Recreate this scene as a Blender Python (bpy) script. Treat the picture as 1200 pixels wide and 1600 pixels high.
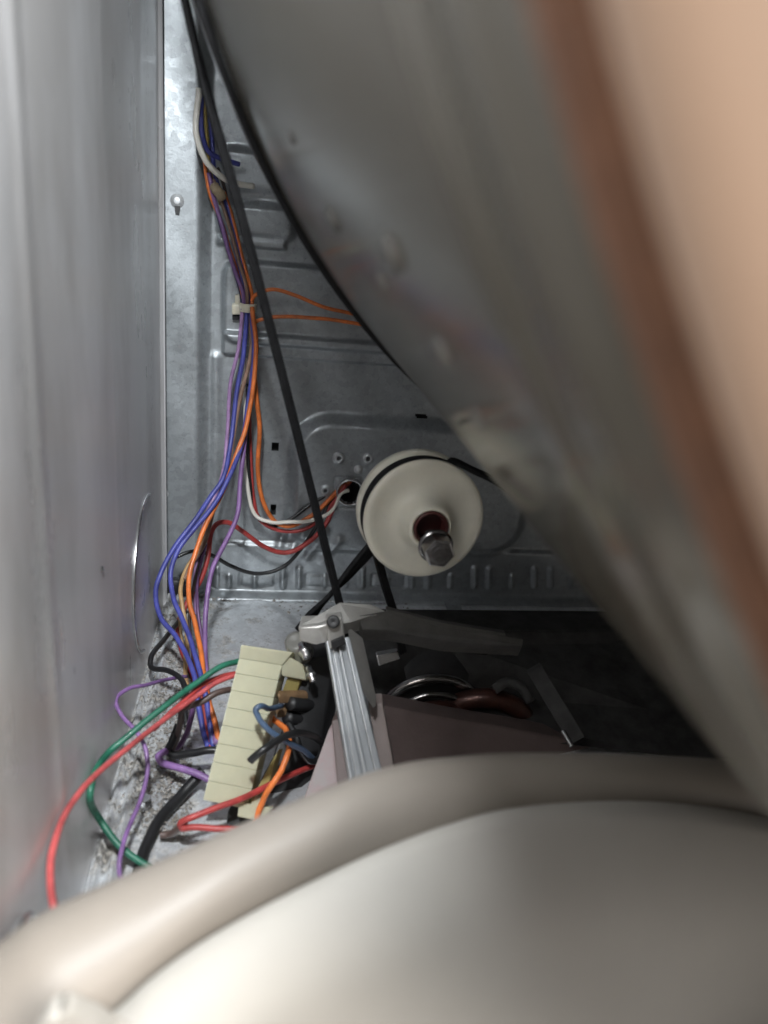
import bpy, bmesh, math, random
import numpy as np
from mathutils import Vector, Matrix
random.seed(4); rng = np.random.default_rng(4)
for o in list(bpy.data.objects): bpy.data.objects.remove(o)
scene = bpy.context.scene
C = scene.collection

# ------------------------------------------------------------------ camera
FPX = 1202.0
def nrm(v): v = np.array(v, float); return v/np.linalg.norm(v)
dep = nrm([426-600, 334-800, FPX]); dwn = np.array([286-600, 4017-800, FPX], float); dwn = nrm(dwn-dep*dwn.dot(dep))
M = np.array([np.cross(dep, -dwn), dep, -dwn])          # camera vectors (x right, y down, z forward) -> world
H = 0.2854                                               # camera height above the base pan
CAM = np.array([0, 0, H])
right, up, fwd = M@[1, 0, 0], M@[0, -1, 0], M@[0, 0, 1]
cd = bpy.data.cameras.new('camera'); cam = bpy.data.objects.new('camera', cd); C.objects.link(cam)
mw = Matrix.Identity(4)
for i in range(3): mw[i][0], mw[i][1], mw[i][2] = right[i], up[i], -fwd[i]
mw[2][3] = H
cam.matrix_world = mw
cd.sensor_width = 36; cd.lens = FPX/1600*36; cd.clip_start = .003; cd.clip_end = 20
cd.dof.use_dof = True; cd.dof.focus_distance = .50; cd.dof.aperture_fstop = 7.0
scene.camera = cam
scene.render.engine = 'CYCLES'
scene.view_settings.view_transform = 'Standard'; scene.view_settings.look = 'None'
scene.view_settings.exposure = 0; scene.view_settings.gamma = 1

# ------------------------------------------------------------------ light
w = bpy.data.worlds.new('World'); scene.world = w; w.use_nodes = True
w.node_tree.nodes['Background'].inputs[0].default_value = (.62, .66, .72, 1)
w.node_tree.nodes['Background'].inputs[1].default_value = .05
def area(name, loc, target, size, energy, col, sy=None):
    d = bpy.data.lights.new(name, 'AREA'); d.energy = energy; d.color = col
    d.size = size
    if sy: d.shape = 'RECTANGLE'; d.size_y = sy
    o = bpy.data.objects.new(name, d); C.objects.link(o); o.location = loc
    o.rotation_euler = (Vector(target)-Vector(loc)).to_track_quat('-Z', 'Y').to_euler(); return o
area('work_lamp', (-.030, .085, .475), (-.02, .50, .20), .035, 3.7, (.93, .97, 1.0))
area('room_lamp', (.42, -.50, .85), (.16, .06, .32), .30, 14, (1.0, .91, .81))

# ------------------------------------------------------------------ pixel -> place
def ray(px, py): return M@np.array([px-600, py-800, FPX])
def P(px, py, y): r = ray(px, py); return CAM+r*(y/r[1])             # point at depth y
DR = .56                                                            # depth of the rear wall
XL = P(262, 925, DR)[0]                                             # side wall plane
def R(px, py): p = P(px, py, DR); return p[0], p[2]
def F(px, py, h=0): r = ray(px, py); return CAM+r*((h-H)/r[2])
def Wl(px, py): r = ray(px, py); return CAM+r*(XL/r[0])
def mpp(p): return np.dot(np.array(p)-CAM, fwd)/FPX                   # metres per photo pixel at p

# ------------------------------------------------------------------ materials
def mat(name, col, rough=.5, metal=0., noise=0., nscale=40., stretch=(1, 1, 1), bump=0., bscale=200., col2=None, spec=.5, coat=0., sss=0., trans=0., rvar=0.):
    m = bpy.data.materials.new(name); m.use_nodes = True; nt = m.node_tree; b = nt.nodes['Principled BSDF']
    b.inputs['Base Color'].default_value = (*col, 1); b.inputs['Roughness'].default_value = rough; b.inputs['Metallic'].default_value = metal
    b.inputs['Specular IOR Level'].default_value = spec; b.inputs['Coat Weight'].default_value = coat
    if sss: b.inputs['Subsurface Weight'].default_value = sss; b.inputs['Subsurface Radius'].default_value = (.004, .003, .002); b.inputs['Subsurface Scale'].default_value = 1
    if trans: b.inputs['Transmission Weight'].default_value = trans
    L = nt.links.new
    tc = nt.nodes.new('ShaderNodeTexCoord'); mp = nt.nodes.new('ShaderNodeMapping'); mp.inputs['Scale'].default_value = stretch
    L(tc.outputs['Object'], mp.inputs[0])
    if noise or col2:
        n = nt.nodes.new('ShaderNodeTexNoise'); n.inputs['Scale'].default_value = nscale; n.inputs['Detail'].default_value = 6; n.inputs['Roughness'].default_value = .65
        L(mp.outputs[0], n.inputs[0])
        mix = nt.nodes.new('ShaderNodeMix'); mix.data_type = 'RGBA'
        c2 = col2 or tuple(c*(1-noise) for c in col)
        cr = nt.nodes.new('ShaderNodeMapRange'); cr.inputs[1].default_value = .38; cr.inputs[2].default_value = .66
        L(n.outputs[0], cr.inputs[0]); L(cr.outputs[0], mix.inputs[0])
        mix.inputs[6].default_value = (*col, 1); mix.inputs[7].default_value = (*c2, 1)
        L(mix.outputs[2], b.inputs['Base Color'])
        if rvar:
            rr = nt.nodes.new('ShaderNodeMapRange'); rr.inputs[1].default_value = .3; rr.inputs[2].default_value = .7
            rr.inputs[3].default_value = rough-rvar; rr.inputs[4].default_value = rough+rvar
            L(n.outputs[0], rr.inputs[0]); L(rr.outputs[0], b.inputs['Roughness'])
    if bump:
        n2 = nt.nodes.new('ShaderNodeTexNoise'); n2.inputs['Scale'].default_value = bscale; n2.inputs['Detail'].default_value = 4
        L(mp.outputs[0], n2.inputs[0])
        bp = nt.nodes.new('ShaderNodeBump'); bp.inputs['Strength'].default_value = bump; bp.inputs['Distance'].default_value = .001
        L(n2.outputs[0], bp.inputs['Height']); L(bp.outputs[0], b.inputs['Normal'])
    m['b'] = 0
    return m

def galvanised(name, base, rough=.42, dirt=None, streak=False):
    """zinc coated sheet: crystalline spangle, specks, stains"""
    m = bpy.data.materials.new(name); m.use_nodes = True; nt = m.node_tree; b = nt.nodes['Principled BSDF']; L = nt.links.new; N = nt.nodes.new
    b.inputs['Metallic'].default_value = .62
    tc = N('ShaderNodeTexCoord'); mp = N('ShaderNodeMapping'); L(tc.outputs['Object'], mp.inputs[0])
    v = N('ShaderNodeTexVoronoi'); v.inputs['Scale'].default_value = 260; L(mp.outputs[0], v.inputs[0])
    sep = N('ShaderNodeSeparateColor'); L(v.outputs['Color'], sep.inputs[0])
    n = N('ShaderNodeTexNoise'); n.inputs['Scale'].default_value = 26; n.inputs['Detail'].default_value = 8; n.inputs['Roughness'].default_value = .7; L(mp.outputs[0], n.inputs[0])
    n3 = N('ShaderNodeTexNoise'); n3.inputs['Scale'].default_value = 620; n3.inputs['Detail'].default_value = 3; L(mp.outputs[0], n3.inputs[0])
    def mr(src, a, c, d, e):
        q = N('ShaderNodeMapRange'); q.inputs[1].default_value = a; q.inputs[2].default_value = c; q.inputs[3].default_value = d; q.inputs[4].default_value = e; L(src, q.inputs[0]); return q.outputs[0]
    def mth(op, a, c):
        q = N('ShaderNodeMath'); q.operation = op
        for k, s in enumerate((a, c)):
            if isinstance(s, (int, float)): q.inputs[k].default_value = s
            else: L(s, q.inputs[k])
        return q.outputs[0]
    val = mth('ADD', mr(sep.outputs[0], 0, 1, .90, 1.08), mr(n.outputs[0], .3, .7, -.10, .10))
    val = mth('ADD', val, mr(n3.outputs[0], .62, .74, 0, .22))
    val = mth('ADD', val, mr(n3.outputs[0], .38, .28, 0, -.25))
    hsv = N('ShaderNodeHueSaturation'); hsv.inputs['Color'].default_value = (*base, 1); L(val, hsv.inputs['Value'])
    out = hsv.outputs[0]
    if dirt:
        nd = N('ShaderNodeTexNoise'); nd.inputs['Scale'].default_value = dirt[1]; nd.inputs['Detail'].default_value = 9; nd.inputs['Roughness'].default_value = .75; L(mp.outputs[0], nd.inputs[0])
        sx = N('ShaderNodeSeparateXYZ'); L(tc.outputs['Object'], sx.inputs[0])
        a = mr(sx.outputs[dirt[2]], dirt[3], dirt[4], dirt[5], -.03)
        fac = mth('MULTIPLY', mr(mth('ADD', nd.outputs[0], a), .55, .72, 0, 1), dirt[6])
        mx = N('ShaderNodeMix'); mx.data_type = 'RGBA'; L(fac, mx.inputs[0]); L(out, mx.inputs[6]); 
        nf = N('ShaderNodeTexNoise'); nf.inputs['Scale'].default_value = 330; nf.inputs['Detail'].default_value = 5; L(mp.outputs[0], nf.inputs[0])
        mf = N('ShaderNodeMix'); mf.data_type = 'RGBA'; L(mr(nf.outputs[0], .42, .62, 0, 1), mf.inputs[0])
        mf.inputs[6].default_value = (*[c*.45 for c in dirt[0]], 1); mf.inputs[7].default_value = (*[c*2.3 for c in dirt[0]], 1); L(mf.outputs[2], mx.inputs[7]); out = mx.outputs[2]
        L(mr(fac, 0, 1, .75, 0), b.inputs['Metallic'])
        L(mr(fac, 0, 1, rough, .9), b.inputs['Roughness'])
    else:
        L(mth('ADD', mr(n.outputs[0], .3, .7, rough-.07, rough+.09), mr(sep.outputs[1], 0, 1, -.05, .05)), b.inputs['Roughness'])
    L(out, b.inputs['Base Color'])
    bp = N('ShaderNodeBump'); bp.inputs['Strength'].default_value = .14; bp.inputs['Distance'].default_value = .0005
    L(mth('ADD', n3.outputs[0], mth('MULTIPLY', n.outputs[0], 2.)), bp.inputs['Height']); L(bp.outputs[0], b.inputs['Normal'])
    return m

MT = {
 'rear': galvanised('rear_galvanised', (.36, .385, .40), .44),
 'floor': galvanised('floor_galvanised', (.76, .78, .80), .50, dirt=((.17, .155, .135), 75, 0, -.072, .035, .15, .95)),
 'white': mat('white_insulation', (.80, .77, .70), .4, bump=.1),
 'blue': mat('blue_insulation', (.075, .085, .36), .46, noise=.42, nscale=95, coat=.06),
 'navy': mat('navy_insulation', (.03, .03, .10), .4, noise=.42, nscale=95),
 'yellow': mat('yellow_insulation', (.60, .44, .12), .4, noise=.42, nscale=95),
 'orange': mat('orange_insulation', (.78, .20, .045), .46, noise=.42, nscale=95, coat=.06),
 'purple': mat('purple_insulation', (.27, .145, .36), .46, noise=.42, nscale=95, coat=.06),
 'lilac': mat('lilac_insulation', (.42, .26, .48), .4, noise=.42, nscale=95),
 'plum': mat('plum_insulation', (.16, .075, .19), .4, noise=.42, nscale=95),
 'taupe': mat('taupe_insulation', (.30, .19, .14), .45, noise=.42, nscale=95),
 'tan': mat('tan_insulation', (.56, .36, .17), .42, noise=.42, nscale=95),
 'brown': mat('brown_insulation', (.10, .065, .055), .5, noise=.42, nscale=95),
 'red': mat('red_insulation', (.46, .055, .05), .46, noise=.42, nscale=95, coat=.06),
 'pinkred': mat('pale_red_insulation', (.54, .10, .10), .46, noise=.42, nscale=95, coat=.06),
 'green': mat('green_insulation', (.022, .155, .095), .46, noise=.42, nscale=95, coat=.06),
 'black': mat('black_insulation', (.016, .016, .017), .42, noise=.42, nscale=95),
 'grey': mat('grey_insulation', (.33, .33, .33), .45, noise=.42, nscale=95),
 'bluegrey': mat('blue_grey_insulation', (.075, .12, .20), .46, noise=.42, nscale=95, coat=.06),
 'belt': mat('belt_rubber', (.010, .010, .011), .7, spec=.2, noise=.5, nscale=300, bump=.3, bscale=900),
 'nylon': mat('ivory_nylon', (.53, .51, .37), .42, noise=.16, nscale=35, sss=.3, bump=.06, bscale=120),
 'pulley': mat('pulley_plastic', (.66, .635, .54), .40, noise=.16, nscale=28, sss=.12, bump=.06, bscale=90),
 'clip': mat('clip_plastic', (.74, .70, .56), .4, noise=.1, sss=.1),
 'alu': mat('cast_aluminium', (.45, .435, .41), .46, .55, noise=.25, nscale=50, bump=.25, bscale=350),
 'shadecast': mat('shaded_casting', (.085, .081, .075), .55, .15, noise=.4, nscale=50, bump=.3, bscale=350),  # the aluminium casting again, with the drum's shadow put into its colour
 'gleam': mat('dimple_gleam', (.17, .165, .155), .34, .85, noise=.3, nscale=300),  # brighter than the drum enamel, stands in for glints on its dimples
 'shade_housing': mat('shaded_motor', (.055, .054, .053), .7, noise=.5, nscale=70, bump=.2, spec=.25),  # shade around the motor put into the base colour
 'collar': mat('maroon_collar', (.075, .017, .015), .42, noise=.3),
 'leg': mat('pressed_aluminium', (.33, .345, .36), .40, .5, noise=.25, nscale=45, stretch=(1, 1, .2), bump=.1, bscale=300),
 'steel': mat('bright_steel', (.62, .62, .63), .27, .95, noise=.2, nscale=200),
 'zinc': mat('zinc_plate', (.62, .64, .65), .45, .5, noise=.2, nscale=200),
 'shaft': mat('dark_steel', (.42, .41, .41), .24, .95, noise=.5, nscale=120, bump=.2, bscale=300),
 'dark': mat('black_plastic', (.02, .02, .021), .5, noise=.4, nscale=60, bump=.15),
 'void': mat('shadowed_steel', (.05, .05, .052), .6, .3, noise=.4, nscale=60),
 'lamin': mat('lamination_varnish', (.12, .088, .082), .55, .1, noise=.25, nscale=30, bump=.2, bscale=500),
 'label': mat('paper_label', (.27, .235, .23), .6, col2=(.30, .18, .19), nscale=70),
 'copper': mat('winding_copper', (.065, .024, .017), .45, .4, noise=.4, nscale=160),
 'brass': mat('brown_spade', (.32, .20, .11), .45, .4, noise=.4, nscale=150),
 'olive': mat('aged_nylon', (.33, .27, .10), .45, noise=.2, nscale=60),
 'bore': mat('maroon_bushing', (.035, .006, .006), .4, noise=.2),
 'clear': mat('clear_plastic', (.20, .195, .175), .3, noise=.25, trans=.3),
 'rim': mat('beige_plastic', (.235, .210, .183), .50, noise=.06, nscale=25, spec=.45),
 'cover': mat('white_plastic', (.365, .350, .322), .40, noise=.05, nscale=14, spec=.4),
 'drum': mat('drum_enamel', (.070, .064, .050), .165, .0, spec=.46, noise=.12, nscale=9, rvar=.02),
 'felt': mat('brown_felt', (.140, .066, .036), .9, noise=.35, nscale=120, bump=.5, bscale=700),
 'front': mat('tan_enamel', (.42, .30, .225), .6, noise=.05, nscale=22),
 'lint': mat('grey_lint', (.16, .145, .125), .95, col2=(.34, .32, .30), nscale=260),
 'tape': mat('tan_tape', (.42, .33, .22), .7, noise=.4, nscale=200, bump=.4),
}
def side_material():
    m = bpy.data.materials.new('side_panel_steel'); m.use_nodes = True; nt = m.node_tree; b = nt.nodes['Principled BSDF']; L = nt.links.new; N = nt.nodes.new
    b.inputs['Metallic'].default_value = .25
    tc = N('ShaderNodeTexCoord'); mp = N('ShaderNodeMapping'); mp.inputs['Scale'].default_value = (1, 1, .03); L(tc.outputs['Object'], mp.inputs[0])
    n = N('ShaderNodeTexNoise'); n.inputs['Scale'].default_value = 55; n.inputs['Detail'].default_value = 6; L(mp.outputs[0], n.inputs[0])
    n2 = N('ShaderNodeTexNoise'); n2.inputs['Scale'].default_value = 11; n2.inputs['Detail'].default_value = 5; L(tc.outputs['Object'], n2.inputs[0])
    # scuffed scratch line running down the panel
    sx = N('ShaderNodeSeparateXYZ'); L(tc.outputs['Object'], sx.inputs[0])
    mp3 = N('ShaderNodeMapping'); mp3.inputs['Scale'].default_value = (1, 1, .22); L(tc.outputs['Object'], mp3.inputs[0])
    n3 = N('ShaderNodeTexNoise'); n3.inputs['Scale'].default_value = 900; n3.inputs['Detail'].default_value = 3; L(mp3.outputs[0], n3.inputs[0])
    def mr(src, a, c, d, e):
        q = N('ShaderNodeMapRange'); q.inputs[1].default_value = a; q.inputs[2].default_value = c; q.inputs[3].default_value = d; q.inputs[4].default_value = e; L(src, q.inputs[0]); return q.outputs[0]
    def mth(op, a, c):
        q = N('ShaderNodeMath'); q.operation = op
        for k, s in enumerate((a, c)):
            if isinstance(s, (int, float)): q.inputs[k].default_value = s
            else: L(s, q.inputs[k])
        return q.outputs[0]
    y0 = m['scratch'] = SCR
    dist = mth('ABSOLUTE', mth('SUBTRACT', mth('ADD', sx.outputs[1], mth('MULTIPLY', n2.outputs[0], .004)), SCR), 0)
    line = mth('MULTIPLY', mr(dist, .003, .010, 1, 0), mr(n3.outputs[0], .60, .64, 0, .8))
    mx = N('ShaderNodeMix'); mx.data_type = 'RGBA'; L(mr(n.outputs[0], .35, .65, 0, 1), mx.inputs[0])
    mx.inputs[6].default_value = (.66, .655, .665, 1); mx.inputs[7].default_value = (.70, .695, .705, 1)
    m2 = N('ShaderNodeMix'); m2.data_type = 'RGBA'; L(line, m2.inputs[0]); L(mx.outputs[2], m2.inputs[6]); m2.inputs[7].default_value = (.03, .03, .03, 1)
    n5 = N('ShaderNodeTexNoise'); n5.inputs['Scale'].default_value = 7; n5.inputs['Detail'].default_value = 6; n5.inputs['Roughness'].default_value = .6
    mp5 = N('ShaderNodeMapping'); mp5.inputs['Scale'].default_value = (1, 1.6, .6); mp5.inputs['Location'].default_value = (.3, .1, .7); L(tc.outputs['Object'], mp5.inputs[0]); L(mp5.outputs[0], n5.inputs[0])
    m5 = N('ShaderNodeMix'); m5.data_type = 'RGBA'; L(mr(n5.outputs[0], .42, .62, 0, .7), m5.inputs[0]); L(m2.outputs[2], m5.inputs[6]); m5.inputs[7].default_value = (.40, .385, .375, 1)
    L(m5.outputs[2], b.inputs['Base Color'])
    L(mth('ADD', mr(n2.outputs[0], .3, .7, .26, .36), mr(n.outputs[0], .3, .7, -.02, .02)), b.inputs['Roughness'])
    bp = N('ShaderNodeBump'); bp.inputs['Strength'].default_value = .03; bp.inputs['Distance'].default_value = .0005
    L(n.outputs[0], bp.inputs['Height']); L(bp.outputs[0], b.inputs['Normal'])
    return m

# ------------------------------------------------------------------ builders
def tag(o, label=None, cat=None, group=None, kind=None):
    if label: o['label'] = label
    if cat: o['category'] = cat
    if group: o['group'] = group
    if kind: o['kind'] = kind
    return o
WP = {}
def mk(name, V, Fc, m, parent=None, smooth=True, origin=None):
    """one mesh object; V in world coordinates, origin put at the foot of the piece"""
    V = np.asarray(V, float).reshape(-1, 3)
    if origin is None: origin = [(V[:, 0].min()+V[:, 0].max())/2, (V[:, 1].min()+V[:, 1].max())/2, V[:, 2].min()]
    origin = np.array(origin, float)
    me = bpy.data.meshes.new(name); me.from_pydata((V-origin).tolist(), [], [list(map(int, f)) for f in Fc] if not isinstance(Fc, np.ndarray) else Fc.tolist())
    me.update(); me.materials.append(m)
    if smooth: me.polygons.foreach_set('use_smooth', [True]*len(me.polygons))
    o = bpy.data.objects.new(name, me); C.objects.link(o)
    if parent is not None: o.parent = parent; o.location = origin-WP[parent.name]
    else: o.location = origin
    WP[o.name] = origin
    return o
def fromvf(lst):
    V = []; Fc = []
    for v, f in lst:
        k = len(V); V += [tuple(p) for p in v]; Fc += [[i+k for i in q] for q in f]
    return V, Fc
def thing(name, loc, label, cat, group=None):
    o = bpy.data.objects.new(name, None); C.objects.link(o); o.location = loc; o.empty_display_size = .01
    WP[o.name] = np.array(loc, float); return tag(o, label, cat, group)
def spline(pts, sub=8):
    p = np.array(pts, float)
    if len(p) < 3: return np.array([p[0]+(p[-1]-p[0])*t for t in np.linspace(0, 1, sub+1)])
    q = np.vstack([2*p[0]-p[1], p, 2*p[-1]-p[-2]]); out = []
    for i in range(1, len(q)-2):
        a, b, c, d = q[i-1], q[i], q[i+1], q[i+2]
        ta, tb, tc = [max(np.linalg.norm(v), 1e-6)**.5 for v in (b-a, c-b, d-c)]
        m1 = (b-a)/ta-(c-a)/(ta+tb)+(c-b)/tb; m2 = (c-b)/tb-(d-b)/(tb+tc)+(d-c)/tc
        m1 *= tb; m2 *= tb
        for t in np.arange(sub)/sub:
            out.append((2*t**3-3*t**2+1)*b+(t**3-2*t**2+t)*m1+(-2*t**3+3*t**2)*c+(t**3-t**2)*m2)
    out.append(p[-1]); return np.array(out)
def tube_vf(pts, r, n=10, cap=True):
    pts = np.array(pts); k = len(pts); r = np.broadcast_to(np.array(r, float), (k,))
    T = np.gradient(pts, axis=0); T /= np.linalg.norm(T, axis=1)[:, None]+1e-12
    u = np.cross(T[0], [0.3, .2, .9]); u /= np.linalg.norm(u); V = []; Fc = []
    a = np.arange(n)*2*np.pi/n
    for i in range(k):
        u = u-T[i]*u.dot(T[i]); u /= np.linalg.norm(u); v = np.cross(T[i], u)
        V += [pts[i]+r[i]*(np.cos(t)*u+np.sin(t)*v) for t in a]
    for i in range(k-1):
        for j in range(n): Fc.append([i*n+j, i*n+(j+1) % n, (i+1)*n+(j+1) % n, (i+1)*n+j])
    if cap: Fc += [list(range(n))[::-1], list(range((k-1)*n, k*n))]
    return V, Fc
def frame(axis):
    a = nrm(axis); u = np.cross(a, [.1, .3, .95]); u = nrm(u); return a, u, np.cross(a, u)
def lathe_vf(prof, org, axis, n=40, close=False):
    """prof: list of (radius, distance along axis)"""
    a, u, v = frame(axis); org = np.array(org); V = []; Fc = []; k = len(prof)
    for r, d in prof:
        for t in np.arange(n)*2*np.pi/n: V.append(org+a*d+max(r, 1e-5)*(np.cos(t)*u+np.sin(t)*v))
    for i in range(k-1 if not close else k):
        i2 = (i+1) % k
        for j in range(n): Fc.append([i*n+j, i2*n+j, i2*n+(j+1) % n, i*n+(j+1) % n])
    return V, Fc
def bevel_vf(V, Fc, off, seg=2):
    bm = bmesh.new(); vs = [bm.verts.new(p) for p in V]
    for f in Fc: bm.faces.new([vs[i] for i in f])
    bmesh.ops.recalc_face_normals(bm, faces=bm.faces)
    bmesh.ops.bevel(bm, geom=bm.edges[:], offset=off, segments=seg, affect='EDGES', profile=.6)
    bm.verts.index_update(); V2 = [tuple(v.co) for v in bm.verts]; F2 = [[v.index for v in f.verts] for f in bm.faces]; bm.free(); return V2, F2
def hexa(front, vec, off=.0, seg=2):
    """box from four front corners (in order) and an extrusion vector"""
    front = [np.array(p, float) for p in front]; n = len(front)
    V = front+[p+np.array(vec, float) for p in front]
    Fc = [list(range(n)), list(range(n, 2*n))[::-1]]+[[i, i+n, (i+1) % n+n, (i+1) % n] for i in range(n)]
    return bevel_vf(V, Fc, off, seg) if off else (V, Fc)
def boxvf(lo, hi, off=0):
    (a, b, c), (d, e, f) = lo, hi
    return hexa([(a, b, c), (d, b, c), (d, b, f), (a, b, f)], (0, e-b, 0), off)
def sstep(a, b, x): t = np.clip((x-a)/(b-a), 0, 1); return t*t*(3-2*t)
def hexbolt_vf(org, axis, r, h, n=6):
    prof = [(0, 0), (r*.9, 0), (r, h*.1), (r, h*.85), (r*.86, h), (0, h)]
    return lathe_vf(prof, org, axis, n)

# ================================================================== SETTING
# ---- rear wall: pressed sheet with ribs, pocket for the motor side, slots
xs = np.concatenate([np.arange(XL-.012, .37, .00105), np.arange(.37, .64, .03)])
zs = np.concatenate([np.arange(-.004, .44, .00105), np.arange(.44, .86, .03)])
X, Z = np.meshgrid(xs, zs)
def rr(x0, y0, x1, y1, rad):
    """signed distance (metres) to a rounded rectangle given by photo pixels on the wall"""
    ax, az = R(x0, y1); bx, bz = R(x1, y0); a0, a1 = min(ax, bx), max(ax, bx); c0, c1 = min(az, bz), max(az, bz)
    cx, cz, hx, hz = (a0+a1)/2, (c0+c1)/2, (a1-a0)/2-rad, (c1-c0)/2-rad
    qx, qz = np.abs(X-cx)-hx, np.abs(Z-cz)-hz
    return np.hypot(np.maximum(qx, 0), np.maximum(qz, 0))+np.minimum(np.maximum(qx, qz), 0)-rad
def seg(x0, y0, x1, y1):
    a = np.array(R(x0, y0)); b = np.array(R(x1, y1)); d = b-a
    t = np.clip(((X-a[0])*d[0]+(Z-a[1])*d[1])/d.dot(d), 0, 1); return np.hypot(X-a[0]-t*d[0], Z-a[1]-t*d[1])
hh = np.zeros_like(X)
hh += .008*(1-sstep(R(312, 500)[0], R(331, 500)[0], X))                            # flat strip at the corner
hh -= .002*np.exp(-((X-R(318, 500)[0])/.003)**2)
hh += .006*(1-sstep(-.004, .0, rr(344, 436, 760, 535, .012)))                      # upper pressed field
hh += .0065*(1-sstep(-.0025, .0, rr(346, 539, 700, 554, .003)))                        # thin ledge
hh += .005*(1-sstep(-.007, .0, rr(334, 318, 470, 372, .009)))
hh += .0035*(1-sstep(-.003, .0, rr(338, 374, 450, 384, .002)))
hh += .004*(1-sstep(-.007, .0, rr(338, 235, 470, 300, .009)))
hh += .009*(1-sstep(-.012, .0, rr(438, 660, 850, 862, .034)))                       # pocket round the wire hole
for a in ((452, 800, 437, 850), (478, 816, 452, 862), (505, 826, 478, 868), (528, 838, 505, 872)):
    hh += .0022*np.exp(-(seg(*a)/.0032)**2)
hh += .0018*np.exp(-((seg(337, 560, 337, 880))/.004)**2)
hh += .003*(1-sstep(-.005, .0, rr(334, 868, 1200, 930, .004)))                        # corrugated foot
for x, t in ((300, 0), (338, 0), (358, 1), (398, 1), (442, 0), (467, 0), (507, 1), (540, 1), (565, 0), (604, 1), (642, 0), (667, 0), (703, 1), (740, 0), (762, 0), (798, 1), (833, 0), (858, 0), (890, 1)):
    y0 = 886 if not t else 897
    hh += (.0032 if not t else .0022)*np.exp(-(seg(x, y0, x, 913)/(.0022 if not t else .0018))**4)
for a in ((375, 894, 430, 913), (478, 896, 532, 914), (580, 896, 632, 914)):
    d = rr(*a, .001); hh -= .0012*np.exp(-(d/.0011)**2)
hh += .012*(1-sstep(R(400, 927)[1], R(400, 919)[1], Z))                              # foot flange
for bx, by in ((528, 710), (573, 711), (507, 760)):
    q = np.hypot(X-R(bx, by)[0], Z-R(bx, by)[1]); hh += .0022*np.exp(-(q/.0034)**4)-.004*np.exp(-(q/.0014)**4)
hh -= .002*np.exp(-(rr(519, 742, 562, 786, .001)/.001)**2)*(rr(519, 742, 562, 786, .001) < .002)
hh += .00035*np.sin(X*61+1.3)*np.sin(Z*47+.4)+.0003*np.sin(X*133+Z*71)                # oil-canning of thin sheet
hole = np.hypot(X-R(545, 762)[0], Z-R(545, 762)[1]) < .0092
for a in ((423, 691, 436, 705), (422, 788, 432, 806), (648, 647, 668, 653)): hole |= rr(*a, .0005) < 0
V = np.stack([X, DR-hh, Z], -1).reshape(-1, 3); ny, nx = X.shape
ii = (np.arange(ny-1)[:, None]*nx+np.arange(nx-1)[None]); hf = hole[:-1, :-1] & hole[1:, 1:]
quad = np.stack([ii, ii+1, ii+nx+1, ii+nx], -1)[~hf]
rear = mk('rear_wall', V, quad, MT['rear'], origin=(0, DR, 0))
tag(rear, 'galvanised pressed steel rear panel with ribs and a round wire hole', kind='structure')
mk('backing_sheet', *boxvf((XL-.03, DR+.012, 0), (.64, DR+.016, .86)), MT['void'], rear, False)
def rp(px, py, h): p = P(px, py, DR); return np.array([p[0], DR-h, p[2]])
mk('grommet', *lathe_vf([(.0092, 0), (.0092, .0035), (.0100, .0043), (.0108, .0035), (.0110, 0)], rp(545, 762, .0085), (0, -1, 0), 40), MT['steel'], rear)
def screw(px, py, h, r, name='screw', dark=True):
    o = rp(px, py, h)
    s = mk(name, *lathe_vf([(0, r*.36), (r*.4, r*.36), (r*.62, r*.32), (r*.70, r*.12), (r, r*.10), (r*1.04, 0)][::-1], o, (0, -1, 0), 24), MT['zinc'], rear)
    return s
screw(279, 314, .0082, .0042); screw(258, 766, .0082, .0035); screw(558, 728, .0088, .0034)
for bx, by in ((528, 710), (573, 711), (507, 760)):
    mk('dimple_ring', *lathe_vf([(.0016, .0006), (.0022, .0016), (.0032, .0012), (.0040, 0)], rp(bx, by, .0092), (0, -1, 0), 20), MT['zinc'], rear)
    mk('pin_hole', *lathe_vf([(.0019, 0), (0, 0)], rp(bx, by, .0102), (0, -1, 0), 14), MT['void'], rear)
k = rp(279.5, 327, .0083)
mk('keyhole', *hexa([k+[-.0019, 0, .002], k+[.0019, 0, .002], k+[.0012, 0, -.0032], k+[-.0012, 0, -.0032]], (0, -.0006, 0)), MT['dark'], rear, False)
mk('black_bushing', *lathe_vf([(0, .006), (.007, .006), (.009, .004), (.009, 0)], rp(278, 905, .014), (0, -1, 0), 20), MT['dark'], rear)

# ---- side wall
SCR = Wl(122, 800)[1]
ys = np.concatenate([np.arange(-.12, .12, .02), np.arange(.12, .5365, .0012)]); zz = np.arange(-.004, .87, .012)
Yg, Zg = np.meshgrid(ys, zz)
off = np.zeros_like(Yg)
for px, a, wd in ((50, .0006, .006), (172, .0002, .006), (225, .0004, .012)):
    yc = Wl(px, 500)[1]; off += a*np.exp(-((Yg-yc)/wd)**2)
off += .0008*np.sin(Yg*17+1)*np.sin(Zg*8+.5)
off += .0022*sstep(.532, .5365, Yg)
V = np.stack([XL+off, Yg, Zg], -1).reshape(-1, 3); ny, nx = Yg.shape
ii = (np.arange(ny-1)[:, None]*nx+np.arange(nx-1)[None]); quad = np.stack([ii, ii+1, ii+nx+1, ii+nx], -1).reshape(-1, 4)
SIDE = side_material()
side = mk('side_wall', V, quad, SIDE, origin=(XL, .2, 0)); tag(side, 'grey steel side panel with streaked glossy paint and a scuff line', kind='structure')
mk('hem', *tube_vf([(XL+.0012, .5375, z) for z in np.linspace(0, .86, 40)], .0014, 8), SIDE, side)
mk('back_sheet', *boxvf((XL-.010, -.12, 0), (XL-.006, .59, .87)), MT['void'], side, False)
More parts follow.
